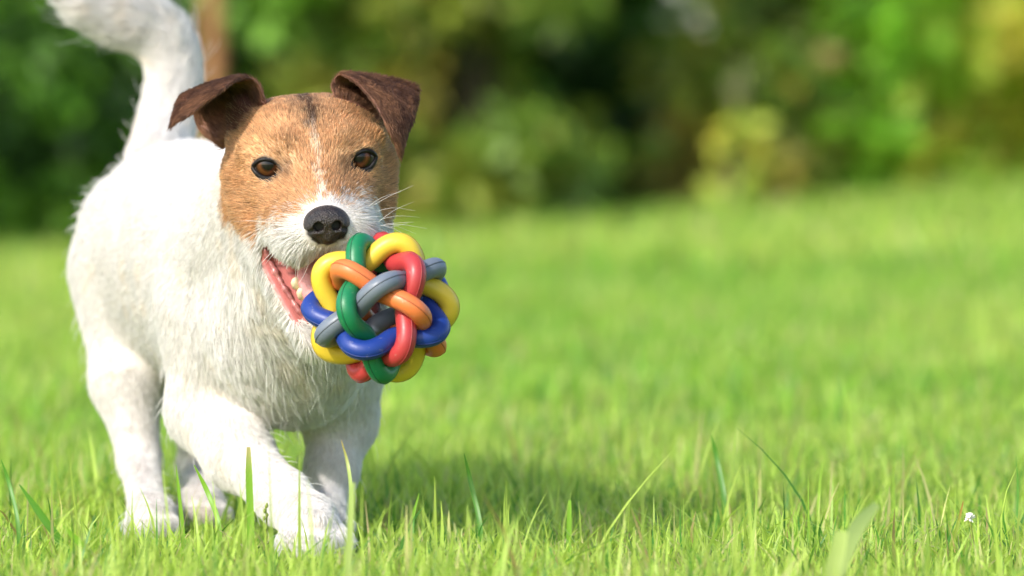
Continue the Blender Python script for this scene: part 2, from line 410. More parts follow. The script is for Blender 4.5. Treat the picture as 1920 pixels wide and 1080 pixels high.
# right hind leg (nearer the edge of the picture)
rc(P(246, 520, 3.535), P(238, 715, 3.50), 3.6, 2.05, k=0.02, hair=0.006, flow=DOWN)
rc(P(238, 715, 3.50), P(262, 868, 3.48), 2.05, 1.15, k=0.012, hair=0.005, flow=DOWN)
rc(P(262, 868, 3.48), P(279, 958, 3.38), 1.1, 0.95, k=0.010, hair=0.006, flow=DOWN)
def paw(c, fwd, s=1.0, hair=0.006):
    fwd = unit(np.array(fwd, float)); side = unit(np.cross(fwd, (0, 0, 1.0)))
    rc(c, c+fwd*0.012*s, 1.15*s, 1.05*s, k=0.008, hair=hair, flow=fwd*0.6+np.array(DOWN))
    for o, l in ((-1.05, 1.7), (-0.38, 2.25), (0.38, 2.25), (1.05, 1.7)):
        t = c+side*o*0.01*s+fwd*l*0.01*s+np.array((0, 0, -0.0045*s))
        rc(c+side*o*0.006*s+fwd*0.006*s, t, 0.6*s, 0.66*s, k=0.004, hair=hair, flow=fwd*0.6+np.array(DOWN))
def on_ground(x, d, r): return np.array(((x-960)*d/FPX, d, r))
paw(on_ground(284, 3.35, 0.0125), (0.1, -1, 0))
rc(P(279, 958, 3.38), on_ground(284, 3.35, 0.013), 0.9, 1.1, k=0.01, hair=0.006, flow=DOWN)
# left hind leg, behind
rc(P(390, 560, 3.58), P(375, 730, 3.53), 3.4, 1.9, k=0.02, hair=0.010, flow=DOWN)
rc(P(375, 730, 3.53), P(368, 875, 3.56), 1.8, 1.0, k=0.012, hair=0.006, flow=DOWN)
rc(P(368, 875, 3.56), P(374, 950, 3.47), 1.0, 0.95, k=0.01, hair=0.006, flow=DOWN)
rc(P(374, 950, 3.47), on_ground(378, 3.45, 0.013), 0.95, 1.1, k=0.01, hair=0.006, flow=DOWN)
paw(on_ground(378, 3.45, 0.0125), (0.1, -1, 0))
# right front leg, stepping forward
rc(P(430, 610, 3.345), P(392, 765, 3.345), 3.9, 2.35, k=0.02, hair=0.007, flow=DOWN)
rc(P(392, 765, 3.345), P(446, 852, 3.31), 2.35, 1.9, k=0.012, hair=0.006, flow=DOWN)
rc(P(446, 852, 3.31), P(530, 932, 3.265), 1.75, 1.4, k=0.012, hair=0.006, flow=(0.5, -0.2, -0.8))
rc(P(530, 932, 3.265), P(574, 974, 3.236), 1.4, 1.5, k=0.01, hair=0.006, flow=(0.5, -0.3, -0.8))
paw(P(580, 981, 3.230), (0.16, -0.9, -0.16), 1.3)
# left front leg, bearing weight
rc(P(632, 660, 3.36), P(640, 785, 3.375), 3.1, 1.9, k=0.02, hair=0.008, flow=DOWN)
rc(P(640, 785, 3.375), P(622, 880, 3.36), 1.9, 1.45, k=0.012, hair=0.006, flow=DOWN)
rc(P(622, 880, 3.36), P(610, 945, 3.35), 1.3, 1.0, k=0.01, hair=0.007, flow=DOWN)
rc(P(612, 945, 3.35), on_ground(606, 3.335, 0.014), 1.1, 1.2, k=0.01, hair=0.006, flow=DOWN)
paw(on_ground(605, 3.335, 0.013), (0.05, -1, 0), 1.05)
# tail
TP = list(catmull([P(288, 335, 3.62), P(308, 250, 3.655), P(324, 175, 3.665), P(322, 105, 3.67), P(285, 52, 3.668), P(215, 25, 3.66), P(128, -6, 3.65)], 15))
TR = list(np.interp(np.linspace(0, 1, 15), [0, .2, .4, .6, .8, .92, 1], [1.9, 1.45, 1.3, 1.45, 1.5, 1.15, .5]))
for i in range(len(TP)-1):
    rc(TP[i], TP[i+1], TR[i], TR[i+1], k=0.012, hair=0.008+0.007*(i/13)**1.5)
NBODY = len(VOL)
# head (cm in head coordinates)
hk = dict(head=True)
el(H(0, -0.75, -4.7), (4.3, 3.6, 4.6), HM, k=0.012, hair=0.006, **hk)
el(H(0, 0.4, -2.4), (3.5, 2.15, 2.3), HM, k=0.012, hair=0.005, **hk)
for s in (-1, 1):
    rc(H(s*3.05, -1.1, -3.4), H(s*2.75, -2.8, -2.7), 1.8, 1.8, k=0.012, hair=0.008, **hk)
    rc(H(s*2.35, -1.35, -1.1), H(s*1.5, -2.2, 0.7), 1.2, 1.2, k=0.01, hair=0.006, **hk)
    rc(H(s*3.3, 0.75, -1.75), H(s*1.75, 1.0, -0.75), 0.75, 0.75, k=0.008, hair=0.005, **hk)
    rc(H(s*1.6, 0.65, -3.6), H(s*1.7, 0.35, -6.2), 1.75, 1.75, k=0.012, hair=0.005, **hk)
    rc(H(s*1.6, -2.95, 0.6), H(s*1.35, -3.1, 3.4), 1.6, 1.4, k=0.008, hair=0.009, **hk)
    rc(H(s*3.1, 1.0, -5.0), H(s*3.5, 2.2, -5.6), 1.2, 0.7, k=0.01, hair=0.007, **hk)       # root of the ear
rc(H(0, -0.9, -1.2), H(0, -2.35, 3.75), 2.1, 1.3, k=0.012, hair=0.004, **hk)               # bridge of the muzzle
rc(H(0, -4.3, -2.6), H(0, -6.0, -0.8), 2.6, 2.1, k=0.012, hair=0.009, **hk)                # jaw hinge
rc(H(-2.2, -4.6, -1.0), H(-0.55, -9.3, 1.8), 1.75, 1.25, k=0.012, hair=0.009, **hk)        # lower jaw, both sides
rc(H(2.2, -4.6, -1.0), H(1.75, -9.3, 1.8), 1.75, 1.25, k=0.012, hair=0.009, **hk)
CAV = [Vol(H(-2.35, -4.95, 1.25), H(-0.25, -9.0, 3.2), 0.0125, 0.0110), Vol(H(2.35, -4.95, 1.25), H(1.5, -9.0, 3.2), 0.0125, 0.0110),
       Vol(H(0, -5.2, 1.2), H(0.7, -9.0, 3.3), 0.0165, 0.0120), Vol(H(0, -5.1, 0.9), H(0, -4.6, 3.0), 0.0175, 0.010)]
EYES = [H(-2.54, 0.0, -0.84), H(2.56, 0.04, -0.84)]
ER = 0.0092
for e_ in EYES: VOL.append(Vol(e_, e_, ER*1.10, ER*1.10, k=0.006, hair=0.004, head=True))
EYE_AX = []
for s in (-1, 1):
    c_, s_ = math.cos(0.22), math.sin(0.22)*s
    EYE_AX.append(np.stack([hr*c_-hf*s_, hu, hf*c_+hr*s_]))     # each eye looks slightly outwards
EW, EH = 0.0068, 0.0054                                         # half width and height of the lid opening
def lid_xy(q_, s):                                              # inner corner sits lower
    return q_[..., 0], q_[..., 1]+0.0006-0.07*s*q_[..., 0]

def smin(a, b, k):
    h = np.maximum(k-np.abs(a-b), 0)/k
    return np.minimum(a, b)-h*h*k*0.25
def carve(f, p):
    for c in CAV: f = -smin(-f, c.d(p), 0.004)
    for s, e, A in zip((-1, 1), EYES, EYE_AX):
        q_ = (p-e) @ A.T; x, y = lid_xy(q_, s)
        o = np.maximum((np.sqrt((x/EW)**2+(y/EH)**2)-1)*EH, -q_[..., 2]-0.001)
        f = np.maximum(f, -o)
    return f
def sdf(p):
    f = np.full(p.shape[:-1], 1.0)
    for v in VOL: f = smin(f, v.d(p), v.k)
    return carve(f, p)

def surface(field, lo, hi, h, boxes=None, newton=4):
    n = np.ceil((hi-lo)/h).astype(int)+1
    ax = [lo[i]+h*np.arange(n[i]) for i in range(3)]
    if boxes is None:
        F = field(np.stack(np.meshgrid(*ax, indexing="ij"), -1))
    else:
        F = np.full(n, 0.05)
        for v in boxes:
            sl = tuple(slice(max(int((v.lo[i]-0.03-lo[i])/h), 0), min(int((v.hi[i]+0.03-lo[i])/h)+2, n[i])) for i in range(3))
            g = np.stack(np.meshgrid(*[ax[i][sl[i]] for i in range(3)], indexing="ij"), -1)
            F[sl] = smin(F[sl], v.d(g), v.k)
        hl = np.min([v.lo for v in VOL if v.head], 0)-0.01; hh = np.max([v.hi for v in VOL if v.head], 0)+0.01
        sl = tuple(slice(max(int((hl[i]-lo[i])/h), 0), min(int((hh[i]-lo[i])/h)+2, n[i])) for i in range(3))
        F[sl] = carve(F[sl], np.stack(np.meshgrid(*[ax[i][sl[i]] for i in range(3)], indexing="ij"), -1))
    S = F < 0
    c = np.zeros(tuple(n-1), int)
    for dx in (0, 1):
        for dy in (0, 1):
            for dz in (0, 1): c += S[dx:n[0]-1+dx, dy:n[1]-1+dy, dz:n[2]-1+dz]
    act = (c > 0) & (c < 8)
    idx = -np.ones(tuple(n-1), int); idx[act] = np.arange(act.sum())
    I = np.argwhere(act)
    acc = np.zeros((len(I), 3)); cnt = np.zeros(len(I))
    cor = [(x, y, z) for x in (0, 1) for y in (0, 1) for z in (0, 1)]
    for A in cor:
        for axis in range(3):
            if A[axis]: continue
            B = list(A); B[axis] = 1
            fa = F[tuple((I+A).T)]; fb = F[tuple((I+B).T)]
            m = (fa < 0) != (fb < 0); t = np.where(m, fa/np.where(m, fa-fb, 1), 0)
            acc += m[:, None]*(np.array(A)+t[:, None]*(np.array(B)-np.array(A))); cnt += m
    V = lo+h*(I+acc/np.maximum(cnt, 1)[:, None])
    Q = []
    for axis in range(3):
        sl0 = [slice(None)]*3; sl1 = [slice(None)]*3; sl0[axis] = slice(0, -1); sl1[axis] = slice(1, None)
        s0, s1 = S[tuple(sl0)], S[tuple(sl1)]
        E = np.argwhere(s0 != s1)
        o1, o2 = [(1, 2), (2, 0), (0, 1)][axis]
        ok = (E[:, o1] > 0) & (E[:, o2] > 0) & (E[:, o1] < n[o1]-1) & (E[:, o2] < n[o2]-1); E = E[ok]
        fl = s0[tuple(E.T)]
        e1 = np.zeros(3, int); e1[o1] = 1; e2 = np.zeros(3, int); e2[o2] = 1
        q = np.stack([idx[tuple((E-e1-e2).T)], idx[tuple((E-e2).T)], idx[tuple(E.T)], idx[tuple((E-e1).T)]], -1)
        q[~fl] = q[~fl][:, ::-1]; Q.append(q)
    Q = np.vstack(Q)
    def grad(p, e=0.0004):
        f0 = field(p); g = np.stack([field(p+e*np.eye(3)[i])-f0 for i in range(3)], -1)/e
        return f0, g
    for _ in range(newton):
        f0, g = grad(V); st = f0[:, None]*g/np.maximum((g*g).sum(-1), 0.2)[:, None]
        V = V-np.clip(st, -h, h)
    return V, Q

lo = np.array((-0.325, 3.06, -0.006)); hi = np.array((-0.055, 3.72, 0.345))
BV, BQ = surface(sdf, lo, hi, 0.0021, boxes=VOL, newton=3)

# ears: thin folded leather, each from rows of points (base, standing part, fold, flap, tip)
def ear_grid(rows, nu=26, nv=15):
    R = np.array([[P(*p) for p in r] for r in rows])
    A = np.stack([catmull(R[:, j], nu) for j in range(R.shape[1])], 1)
    return np.stack([catmull(A[i], nv) for i in range(nu)], 0)
EAR_A = ear_grid([[(500, 192, 3.205), (462, 232, 3.212), (418, 280, 3.224)],
                  [(487, 160, 3.206), (434, 205, 3.236), (375, 245, 3.232)],
                  [(468, 146, 3.203), (414, 166, 3.240), (358, 200, 3.232)],
                  [(444, 148, 3.190), (392, 160, 3.214), (338, 182, 3.214)],
                  [(410, 172, 3.172), (368, 186, 3.186), (326, 206, 3.192)],
                  [(350, 218, 3.165), (334, 224, 3.170), (318, 238, 3.176)]])
EAR_B = ear_grid([[(628, 186, 3.202), (680, 205, 3.206), (724, 250, 3.222)],
                  [(622, 160, 3.206), (694, 172, 3.232), (758, 205, 3.238)],
                  [(636, 140, 3.203), (712, 147, 3.228), (784, 164, 3.232)],
                  [(664, 150, 3.184), (728, 170, 3.196), (784, 190, 3.208)],
                  [(700, 190, 3.172), (742, 212, 3.178), (775, 228, 3.188)],
                  [(726, 240, 3.168), (748, 255, 3.172), (762, 258, 3.178)],
                  [(744, 284, 3.172), (750, 290, 3.174), (754, 286, 3.176)]])
def leather(G, th=0.0008):
    nu, nv = G.shape[:2]
    N = unit(np.cross(np.gradient(G, axis=0), np.gradient(G, axis=1)))
    u = np.linspace(0, 1, nu)[:, None]; v = np.linspace(-1, 1, nv)[None]
    T = th*np.clip(np.minimum(1, (1-np.abs(v))*4+0.12)*np.minimum(1, (1-u)*6+0.12), 0, 1)*(1+0.8*(1-u))
    V = np.concatenate([(G+N*T[..., None]).reshape(-1, 3), (G-N*T[..., None]).reshape(-1, 3)])
    i, j = np.meshgrid(np.arange(nu-1), np.arange(nv-1), indexing="ij"); a = (i*nv+j).ravel(); o = nu*nv
    q = np.stack([a, a+nv, a+nv+1, a+1], -1); F = [q, q[:, ::-1]+o]
    ring = [k for k in range(nv)]+[k*nv+nv-1 for k in range(1, nu)]+[(nu-1)*nv+k for k in range(nv-2, -1, -1)]+[k*nv for k in range(nu-2, 0, -1)]
    ring = np.array(ring); r2 = np.roll(ring, -1)
    F.append(np.stack([ring, r2, r2+o, ring+o], -1))
    flow = unit(np.gradient(G, axis=0)).reshape(-1, 3)
    return V, np.vstack(F), np.vstack([flow, flow]), np.tile(np.broadcast_to(u, (nu, nv)).ravel(), 2)
eVs, eQs, eFl, eU, eId = [], [], [], [], []
off = len(BV)
for k, G in enumerate((EAR_A, EAR_B)):
    V, Q, fl, u = leather(G); eVs.append(V); eQs.append(Q+off); eFl.append(fl); eU.append(u); eId.append(np.full(len(V), k+1)); off += len(V)
V = np.vstack([BV]+eVs); Q = np.vstack([BQ]+eQs)
VE = np.concatenate([np.zeros(len(BV))]+eId); VU = np.concatenate([np.zeros(len(BV))]+eU)
VFL = np.vstack([np.zeros_like(BV)]+eFl)

# coat colours (linear), in head coordinates
WHITE = np.array((0.52, 0.507, 0.49)); TAN = np.array((0.59, 0.355, 0.185)); DEEP = np.array((0.42, 0.20, 0.08))
DARK = np.array((0.060, 0.030, 0.016)); PINK = np.array((0.46, 0.15, 0.14)); SKIN = np.array((0.62, 0.44, 0.37))
def sstep(a, b, x):
    t = np.clip((x-a)/(b-a), 0, 1); return t*t*(3-2*t)
def lerp(a, b, t): return a+(b-a)*np.asarray(t)[..., None]
def head_weight(p):
    hw = np.min([v.d(p) for v in VOL[NBODY:]], 0); bw = np.min([v.d(p) for v in VOL[:NBODY]], 0)
    return sstep(0.012, -0.002, hw)
def coat(p, ear, jit=0.0):
    """colour of the hair that grows at p"""
    q = to_head(p); r, u, f = q.T
    n = vnoise(p, 260)-0.5; n2 = vnoise(p, 90)-0.5
    c = np.broadcast_to(WHITE, p.shape).copy()
    c = lerp(c, np.array((0.57, 0.51, 0.44)), sstep(0.12, 0.42, n2)*0.5)
    rr = np.abs(r-0.0)
    bound = np.where(r < 0, -1.05-0.55*np.maximum(rr-0.15, 0), -1.05-0.25*np.maximum(rr-0.15, 0)-0.5*np.maximum(rr-2.6, 0))
    bound = np.maximum(bound-1.7*sstep(1.3, -0.6, f), -3.75-0.08*np.maximum(-f, 0))
    edge = u-bound+n*0.6+jit*0.25
    tan = sstep(-0.12, 0.22, edge)
    # where the head passes into the neck
    tan = tan*sstep(-9.0, -7.6, f+n*0.8+0.25*u)
    t = lerp(np.broadcast_to(TAN, p.shape), DEEP, np.clip(0.35+n2*1.0, 0, 1)*0.35)
    t = lerp(t, np.array((0.60, 0.36, 0.17)), sstep(1.2, 0.2, np.abs(u-1.2)+np.abs(rr-2.7)*0.5)*0.5)       # paler brows
    t = lerp(t, DARK*1.7, sstep(0.75, 0.15, np.hypot(rr-1.75, u+0.05))*0.6)                                # inner eye corners
    t = lerp(t, DARK*2.0, sstep(0.8, 0.1, np.hypot((rr-2.2)/1.6, u-1.05))*0.12)
    t = lerp(t, DARK*1.6, sstep(1.0, 0.2, np.hypot((rr-1.55)/0.85, (u-0.75)/1.25))*(np.asarray(jit) > 0.15)*0.55)          # dark hairs of the inner brows, also painting in brow ridge shading
    t = lerp(t, np.array((0.62, 0.42, 0.24)), sstep(1.3, 0.3, np.hypot((rr-2.9)/1.3, u+1.5))*(np.asarray(jit) < -0.3)*0.45)   # paler under the eyes
    t = lerp(t, DARK, sstep(0.42, 0.12, np.abs(r-0.05+n*0.5))*sstep(1.4, 2.4, u)*sstep(-7, -5, f)*0.85)    # dark crown stripe
    t = lerp(t, DARK*2, sstep(1.3, 0.3, np.abs(r+n))*sstep(1.6, 3.0, u)*0.45)
    t = lerp(t, DARK*1.4, sstep(3.6, 5.2, rr+0.25*n)*sstep(1.6, 2.8, u)*0.75)                              # ear roots
    t = lerp(t, np.array((0.12, 0.042, 0.030)), sstep(0.05, 0.6, u-(3.4-1.13*(rr-1.8))+0.4*n)*sstep(1.9, 2.3, rr)*0.92)   # shell of the ear
    blaze = sstep(0.20, 0.04, np.abs(r-0.02+n*0.6+jit*0.10))*sstep(2.7, 1.6, u)*(0.42+0.3*sstep(0.6, -1.2, u))
    t = lerp(t, np.array((0.74, 0.68, 0.62)), blaze)
    c = lerp(c, t, tan)
    # warm brown smudge at the root of the tail
    tb = np.linalg.norm(p-P(272, 300, 3.60), axis=-1)
    c = lerp(c, np.array((0.50, 0.33, 0.24)), sstep(0.022, 0.008, tb)*0.7)
    e = ear > 0
    if e.any():
        ec = lerp(np.broadcast_to(np.array((0.125, 0.06, 0.035)), p.shape), np.array((0.26, 0.13, 0.07)), np.clip(0.5+n*1.6+n2, 0, 1))
        c[e] = ec[e]
    return np.clip(c, 0.01, 0.9)
def cavity(p): return np.min([c.d(p) for c in CAV], 0)

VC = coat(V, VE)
cv = cavity(V)
hmask = np.min([v.d(V) for v in VOL[NBODY:]], 0) < 0.003
white = VC.mean(1) > 0.5
VC = np.where(white[:, None], lerp(VC, SKIN, np.full(len(V), 0.15)), VC*0.9)
lipn = vnoise(V, 230); lipc = lerp(np.broadcast_to(PINK, V.shape), np.array((0.05, 0.03, 0.03)), sstep(0.78, 0.86, lipn+0.36*sstep(0.0010, 0.0026, cv)+0.35*sstep(-7.4, -8.8, to_head(V)[:, 1]))*0.8)
gum = sstep(0.0036, 0.0020, cv)*sstep(-8.9, -8.3, to_head(V)[:, 1])*hmask*(VE == 0)
VC = lerp(VC, lipc, gum)
nq = to_head(V)-np.array((0, -2.45, 4.75)); VC[(((nq/np.array((1.2, 1.05, 1.3)))**2).sum(1) < 1)] = (0.012, 0.009, 0.009)
for s, e, A in zip((-1, 1), EYES, EYE_AX):                       # dark rims of the eyes
    q_ = (V-e) @ A.T; x, y = lid_xy(q_, s); d_ = np.sqrt((x/(EW+0.0012))**2+(y/(EH+0.0012))**2)
    VC = lerp(VC, np.array((0.02, 0.015, 0.014)), sstep(1.25, 1.0, d_)*((q_[:, 2] > -0.006) & (np.linalg.norm(q_, axis=1) < 0.016)))
ear_in = (VE > 0)
VC[ear_in] = lerp(VC[ear_in], np.array((0.15, 0.045, 0.035)), np.full(ear_in.sum(), 0.45))
dog_me = mesh_np("dog", V, Q, colors=VC)
nd = Nodes("dog_skin"); at = nd.n("Attribute", attribute_name="tint"); b = nd.n("BsdfPrincipled")
b.inputs["Specular IOR Level"].default_value = 0.4
wa = dog_me.attributes.new("wet", 'FLOAT', 'POINT'); wa.data.foreach_set("value", gum.astype(np.float32))
wt = nd.n("Attribute", attribute_name="wet"); wm = nd.n("MapRange"); wm.inputs["To Min"].default_value = 0.6; wm.inputs["To Max"].default_value = 0.22
nd.l(wt.outputs["Fac"], wm.inputs[0]); nd.l(wm.outputs[0], b.inputs["Roughness"])
tx = nd.n("TexNoise"); tx.inputs["Scale"].default_value = 900; tcx = nd.n("TexCoord"); nd.l(tcx.outputs["Object"], tx.inputs[0])
bp = nd.n("Bump"); bp.inputs["Strength"].default_value = 0.35; bp.inputs["Distance"].default_value = 0.0006
nd.l(tx.outputs[0], bp.inputs["Height"]); nd.l(bp.outputs[0], b.inputs["Normal"])
nd.l(at.outputs["Color"], b.inputs["Base Color"]); nd.l(b.outputs[0], nd.out.inputs[0])
dog = tag(link("dog", dog_me, nd.m), "small white terrier with tan face and brown ears running with a toy in its mouth", "dog")

# ------------------------------------------------------------------ the coat
def tri_sample():
    T = np.vstack([Q[:, [0, 1, 2]], Q[:, [0, 2, 3]]])
    A, B, C = V[T[:, 0]], V[T[:, 1]], V[T[:, 2]]
    nrm = np.cross(B-A, C-A); area = np.linalg.norm(nrm, axis=1)/2; nrm = unit(nrm)
    ctr = (A+B+C)/3
    facing = -(nrm*unit(ctr-np.array((0, 0, CAM_H)))).sum(1)
    q = to_head(ctr); isear = VE[T[:, 0]] > 0
    onhead = (np.linalg.norm(q-np.array((0, -1.5, -1.5)), axis=1) < 8.5)
    dens = np.where(isear, 2.6e6, np.where(onhead, 3.0e6, 1.6e6))
    dens = dens*np.where(facing < -0.25, 0.35, 1.0)
    cdf = np.cumsum(area*dens); n = int(cdf[-1])
    t = np.searchsorted(cdf, rng.random(n)*cdf[-1])
    a, b = rng.random(n), rng.random(n); s = a+b > 1; a[s], b[s] = 1-a[s], 1-b[s]
    p = A[t]+a[:, None]*(B-A)[t]+b[:, None]*(C-A)[t]
    w = np.stack([1-a-b, a, b], -1)
    fl = (VFL[T[t]]*w[..., None]).sum(1)
    VN = np.zeros_like(V); 
    for k in range(3): np.add.at(VN, T[:, k], np.cross(B-A, C-A))
    VN = unit(VN); nn = unit((VN[T[t]]*w[..., None]).sum(1))
    return p, nn, fl, VE[T[t, 0]], (VU[T[t]]*w).sum(1)

p, nn, efl, ear, eu = tri_sample()
q = to_head(p)
# leave eyes, nose, mouth bare
keep = np.ones(len(p), bool)
for k, e in enumerate(EYES):
    s = -1 if k == 0 else 1
    qe = (p-e) @ EYE_AX[k].T; ex, ey = lid_xy(qe, s)
    keep &= ~((qe[:, 2] > -0.002) & (np.linalg.norm(qe, axis=1) < 0.02) & ((ex/(EW+0.0016))**2+(ey/(EH+0.0016))**2 < 1))
nc = q-np.array((0, -2.45, 4.75)); keep &= ~(((nc/np.array((1.22, 1.08, 1.15)))**2).sum(1) < 1)
cvp = cavity(p); hd = np.min([v.d(p) for v in VOL[NBODY:]], 0)
keep &= ~((ear == 0) & (hd < 0.004) & (cvp < np.where(q[:, 1] > -4.9, 0.0010, np.where(q[:, 1] > -8.2, 0.0018, -0.003))))
p, nn, efl, ear, eu, q = p[keep], nn[keep], efl[keep], ear[keep], eu[keep], q[keep]
n = len(p)
# direction and length from the volumes nearby
W = np.zeros(n); FL = np.zeros((n, 3)); LN = np.zeros(n)
away = unit(unit(q-np.array((0, -2.2, 4.6)))*1.0+np.array((0, -0.15, -0.25)))
away[:, 1] -= 0.9*sstep(-2.4, -3.8, q[:, 1])*sstep(-1.0, 1.0, q[:, 2])
away = unit(away @ HM)
for v in VOL:
    w = np.exp(-np.maximum(v.d(p), 0)/0.008); W += w
    FL += w[:, None]*(away if v.head else v.flow); LN += w*v.hair
FL /= W[:, None]; LN /= W
e = ear > 0
FL[e] = efl[e]; LN[e] = 0.0045+0.0015*rng.random(e.sum())
wig = np.stack([vnoise(p+np.array((k*3.1, 0, 0)), 55)-0.5 for k in range(3)], -1)
wig2 = np.stack([vnoise(p+np.array((k*5.7, 1.0, 0)), 190)-0.5 for k in range(3)], -1)
amp = np.where(e, 0.15, np.clip(LN/0.012, 0.35, 1.2))
FL = FL+wig*1.15*amp[:, None]+wig2*0.30*amp[:, None]+rng.normal(0, 0.09, (n, 3))
FL = FL-nn*(FL*nn).sum(1)[:, None]; FL = unit(FL)
LN = LN*rng.uniform(0.65, 1.15, n)
# shorter on the bridge and round the eyes and the nose, longer under the jaw and on the cheeks
fr = np.min([np.linalg.norm(p-x, axis=1) for x in EYES], 0)
LN *= np.where(e, 1, 0.7+0.3*sstep(0.010, 0.018, fr))
nd_ = np.linalg.norm(q-np.array((0, -2.4, 4.6)), axis=1); LN *= 0.42+0.58*sstep(1.0, 1.9, nd_)
LN *= np.where(e, 1, 1+0.45*sstep(-2.6, -3.8, q[:, 1])*sstep(-1.0, 1.0, q[:, 2])*sstep(-5.6, -4.8, q[:, 1]))
onh = np.linalg.norm(q-np.array((0, -1.0, -2.5)), axis=1) < 7.0
stray = (rng.random(n) < 0.0045) & ~e & ~onh & (LN > 0.005)
LN[stray] *= 1.9
lift = np.where(e, 0.42, np.where(onh, np.where(q[:, 1] < -2.2, 0.38, 0.33), np.where(LN > 0.012, 0.36, 0.26)))*rng.uniform(0.6, 1.4, n); lift[stray] += 0.45
NP_ = 6
PT = np.zeros((n, NP_, 3)); PT[:, 0] = p-nn*0.0004
seg = (LN/(NP_-1))[:, None]
for i in range(1, NP_):
    s = i/(NP_-1); el_ = lift*(1.25-0.9*s)
    d = nn*np.sin(el_)[:, None]+FL*np.cos(el_)[:, None]
    d = d+np.array((0, 0, -1))*(np.clip(LN/0.02, 0, 1.3)*0.22*s)[:, None]
    d = d+wig2*(s*0.55*np.clip(LN/0.015, 0, 1.3))[:, None]
    PT[:, i] = PT[:, i-1]+unit(d)*seg
# gather the hair into locks
nc_ = max(n//11, 1); ci = rng.choice(n, nc_, replace=False)
kd = kdtree.KDTree(nc_)
for j, c in enumerate(ci): kd.insert(p[c], j)
kd.balance()
own = np.array([kd.find(x)[1] for x in p]); own = ci[own]
same = (ear[own] == ear) & (np.linalg.norm(p[own]-p, axis=1) < 0.004) & ~stray
cl = np.where(same, np.where(e, 0.12, np.clip(LN/0.016, 0.25, 0.8)*0.52), 0)
for i in range(1, NP_):
    s = (i/(NP_-1))**1.4
    tgt = PT[own, i]+(p-p[own])*0.25
    PT[:, i] += (tgt-PT[:, i])*(cl*s)[:, None]
jit = rng.normal(0, 1, n)
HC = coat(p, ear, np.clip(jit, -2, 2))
HC = HC*np.exp(rng.normal(0, 1, n)*np.where(HC[:, 2] > 0.4, 0.09, 0.17)+rng.normal(0, 0.12, n)[own]*np.where(HC[:, 2] > 0.4, 0.4, 0.8))[:, None]
tan_ = (HC[:, 0] > HC[:, 2]*2.2) & ~e
pick = tan_ & (rng.random(n) < 0.06); HC[pick] = HC[pick]*0.4
pick = tan_ & (rng.random(n) < 0.12); HC[pick] = HC[pick]*0.5+np.array((0.36, 0.26, 0.15))
wh = HC[:, 2] > 0.33; HC[wh] *= 1.46; HC[tan_] *= 1.08           # single white hairs pass most of the light on
HC = np.clip(HC, 0.01, 0.90)
hc = bpy.data.hair_curves.new("fur"); hc.add_curves([NP_]*n)
hc.attributes["position"].data.foreach_set("vector", PT.astype(np.float32).ravel())
ra = hc.attributes.get("radius") or hc.attributes.new("radius", 'FLOAT', 'POINT')
taper = np.array((1.0, 1.0, 0.92, 0.78, 0.55, 0.18))
base_r = np.where(e, 0.00011, np.where(LN > 0.009, 0.00014, 0.00012))
ra.data.foreach_set("value", (base_r[:, None]*taper[None]).astype(np.float32).ravel())
ca = hc.attributes.new("tint", 'FLOAT_COLOR', 'CURVE')
cc = np.ones((n, 4), np.float32); cc[:, :3] = HC; ca.data.foreach_set("color", cc.ravel())
nd = Nodes("dog_fur"); at = nd.n("Attribute", attribute_name="tint")
b = nd.n("BsdfPrincipled"); b.inputs["Roughness"].default_value = 0.48; b.inputs["Specular IOR Level"].default_value = 0.28
tr = nd.n("BsdfTranslucent"); mx = nd.n("MixShader"); mx.inputs[0].default_value = 0.40
nd.l(at.outputs["Color"], b.inputs["Base Color"]); nd.l(at.outputs["Color"], tr.inputs[0])
nd.l(b.outputs[0], mx.inputs[1]); nd.l(tr.outputs[0], mx.inputs[2]); nd.l(mx.outputs[0], nd.out.inputs[0])
link("fur", hc, nd.m, dog)
print("hairs", n)

# ------------------------------------------------------------------ eyes, nose, mouth, whiskers
def uv_sphere(r, nu=32, nv=18):
    u = np.linspace(0, 2*np.pi, nu, endpoint=False); v = np.linspace(0, np.pi, nv+1)[1:-1]
    pts = [(0, 0, r)]+[(r*math.sin(b)*math.cos(a), r*math.sin(b)*math.sin(a), r*math.cos(b)) for b in v for a in u]+[(0, 0, -r)]
    F = []
    m = len(v)
    for j in range(nu):
        j2 = (j+1) % nu
        F.append((0, 1+j, 1+j2, 1+j2)); F.append((1+m*nu, 1+(m-1)*nu+j2, 1+(m-1)*nu+j, 1+(m-1)*nu+j))
        for i in range(m-1): F.append((1+i*nu+j, 1+(i+1)*nu+j, 1+(i+1)*nu+j2, 1+i*nu+j2))
    me = bpy.data.meshes.new("eyeball")
    me.from_pydata(pts, [], [tuple(dict.fromkeys(f)) for f in F]); me.update()
    me.polygons.foreach_set("use_smooth", [True]*len(me.polygons))
    return me
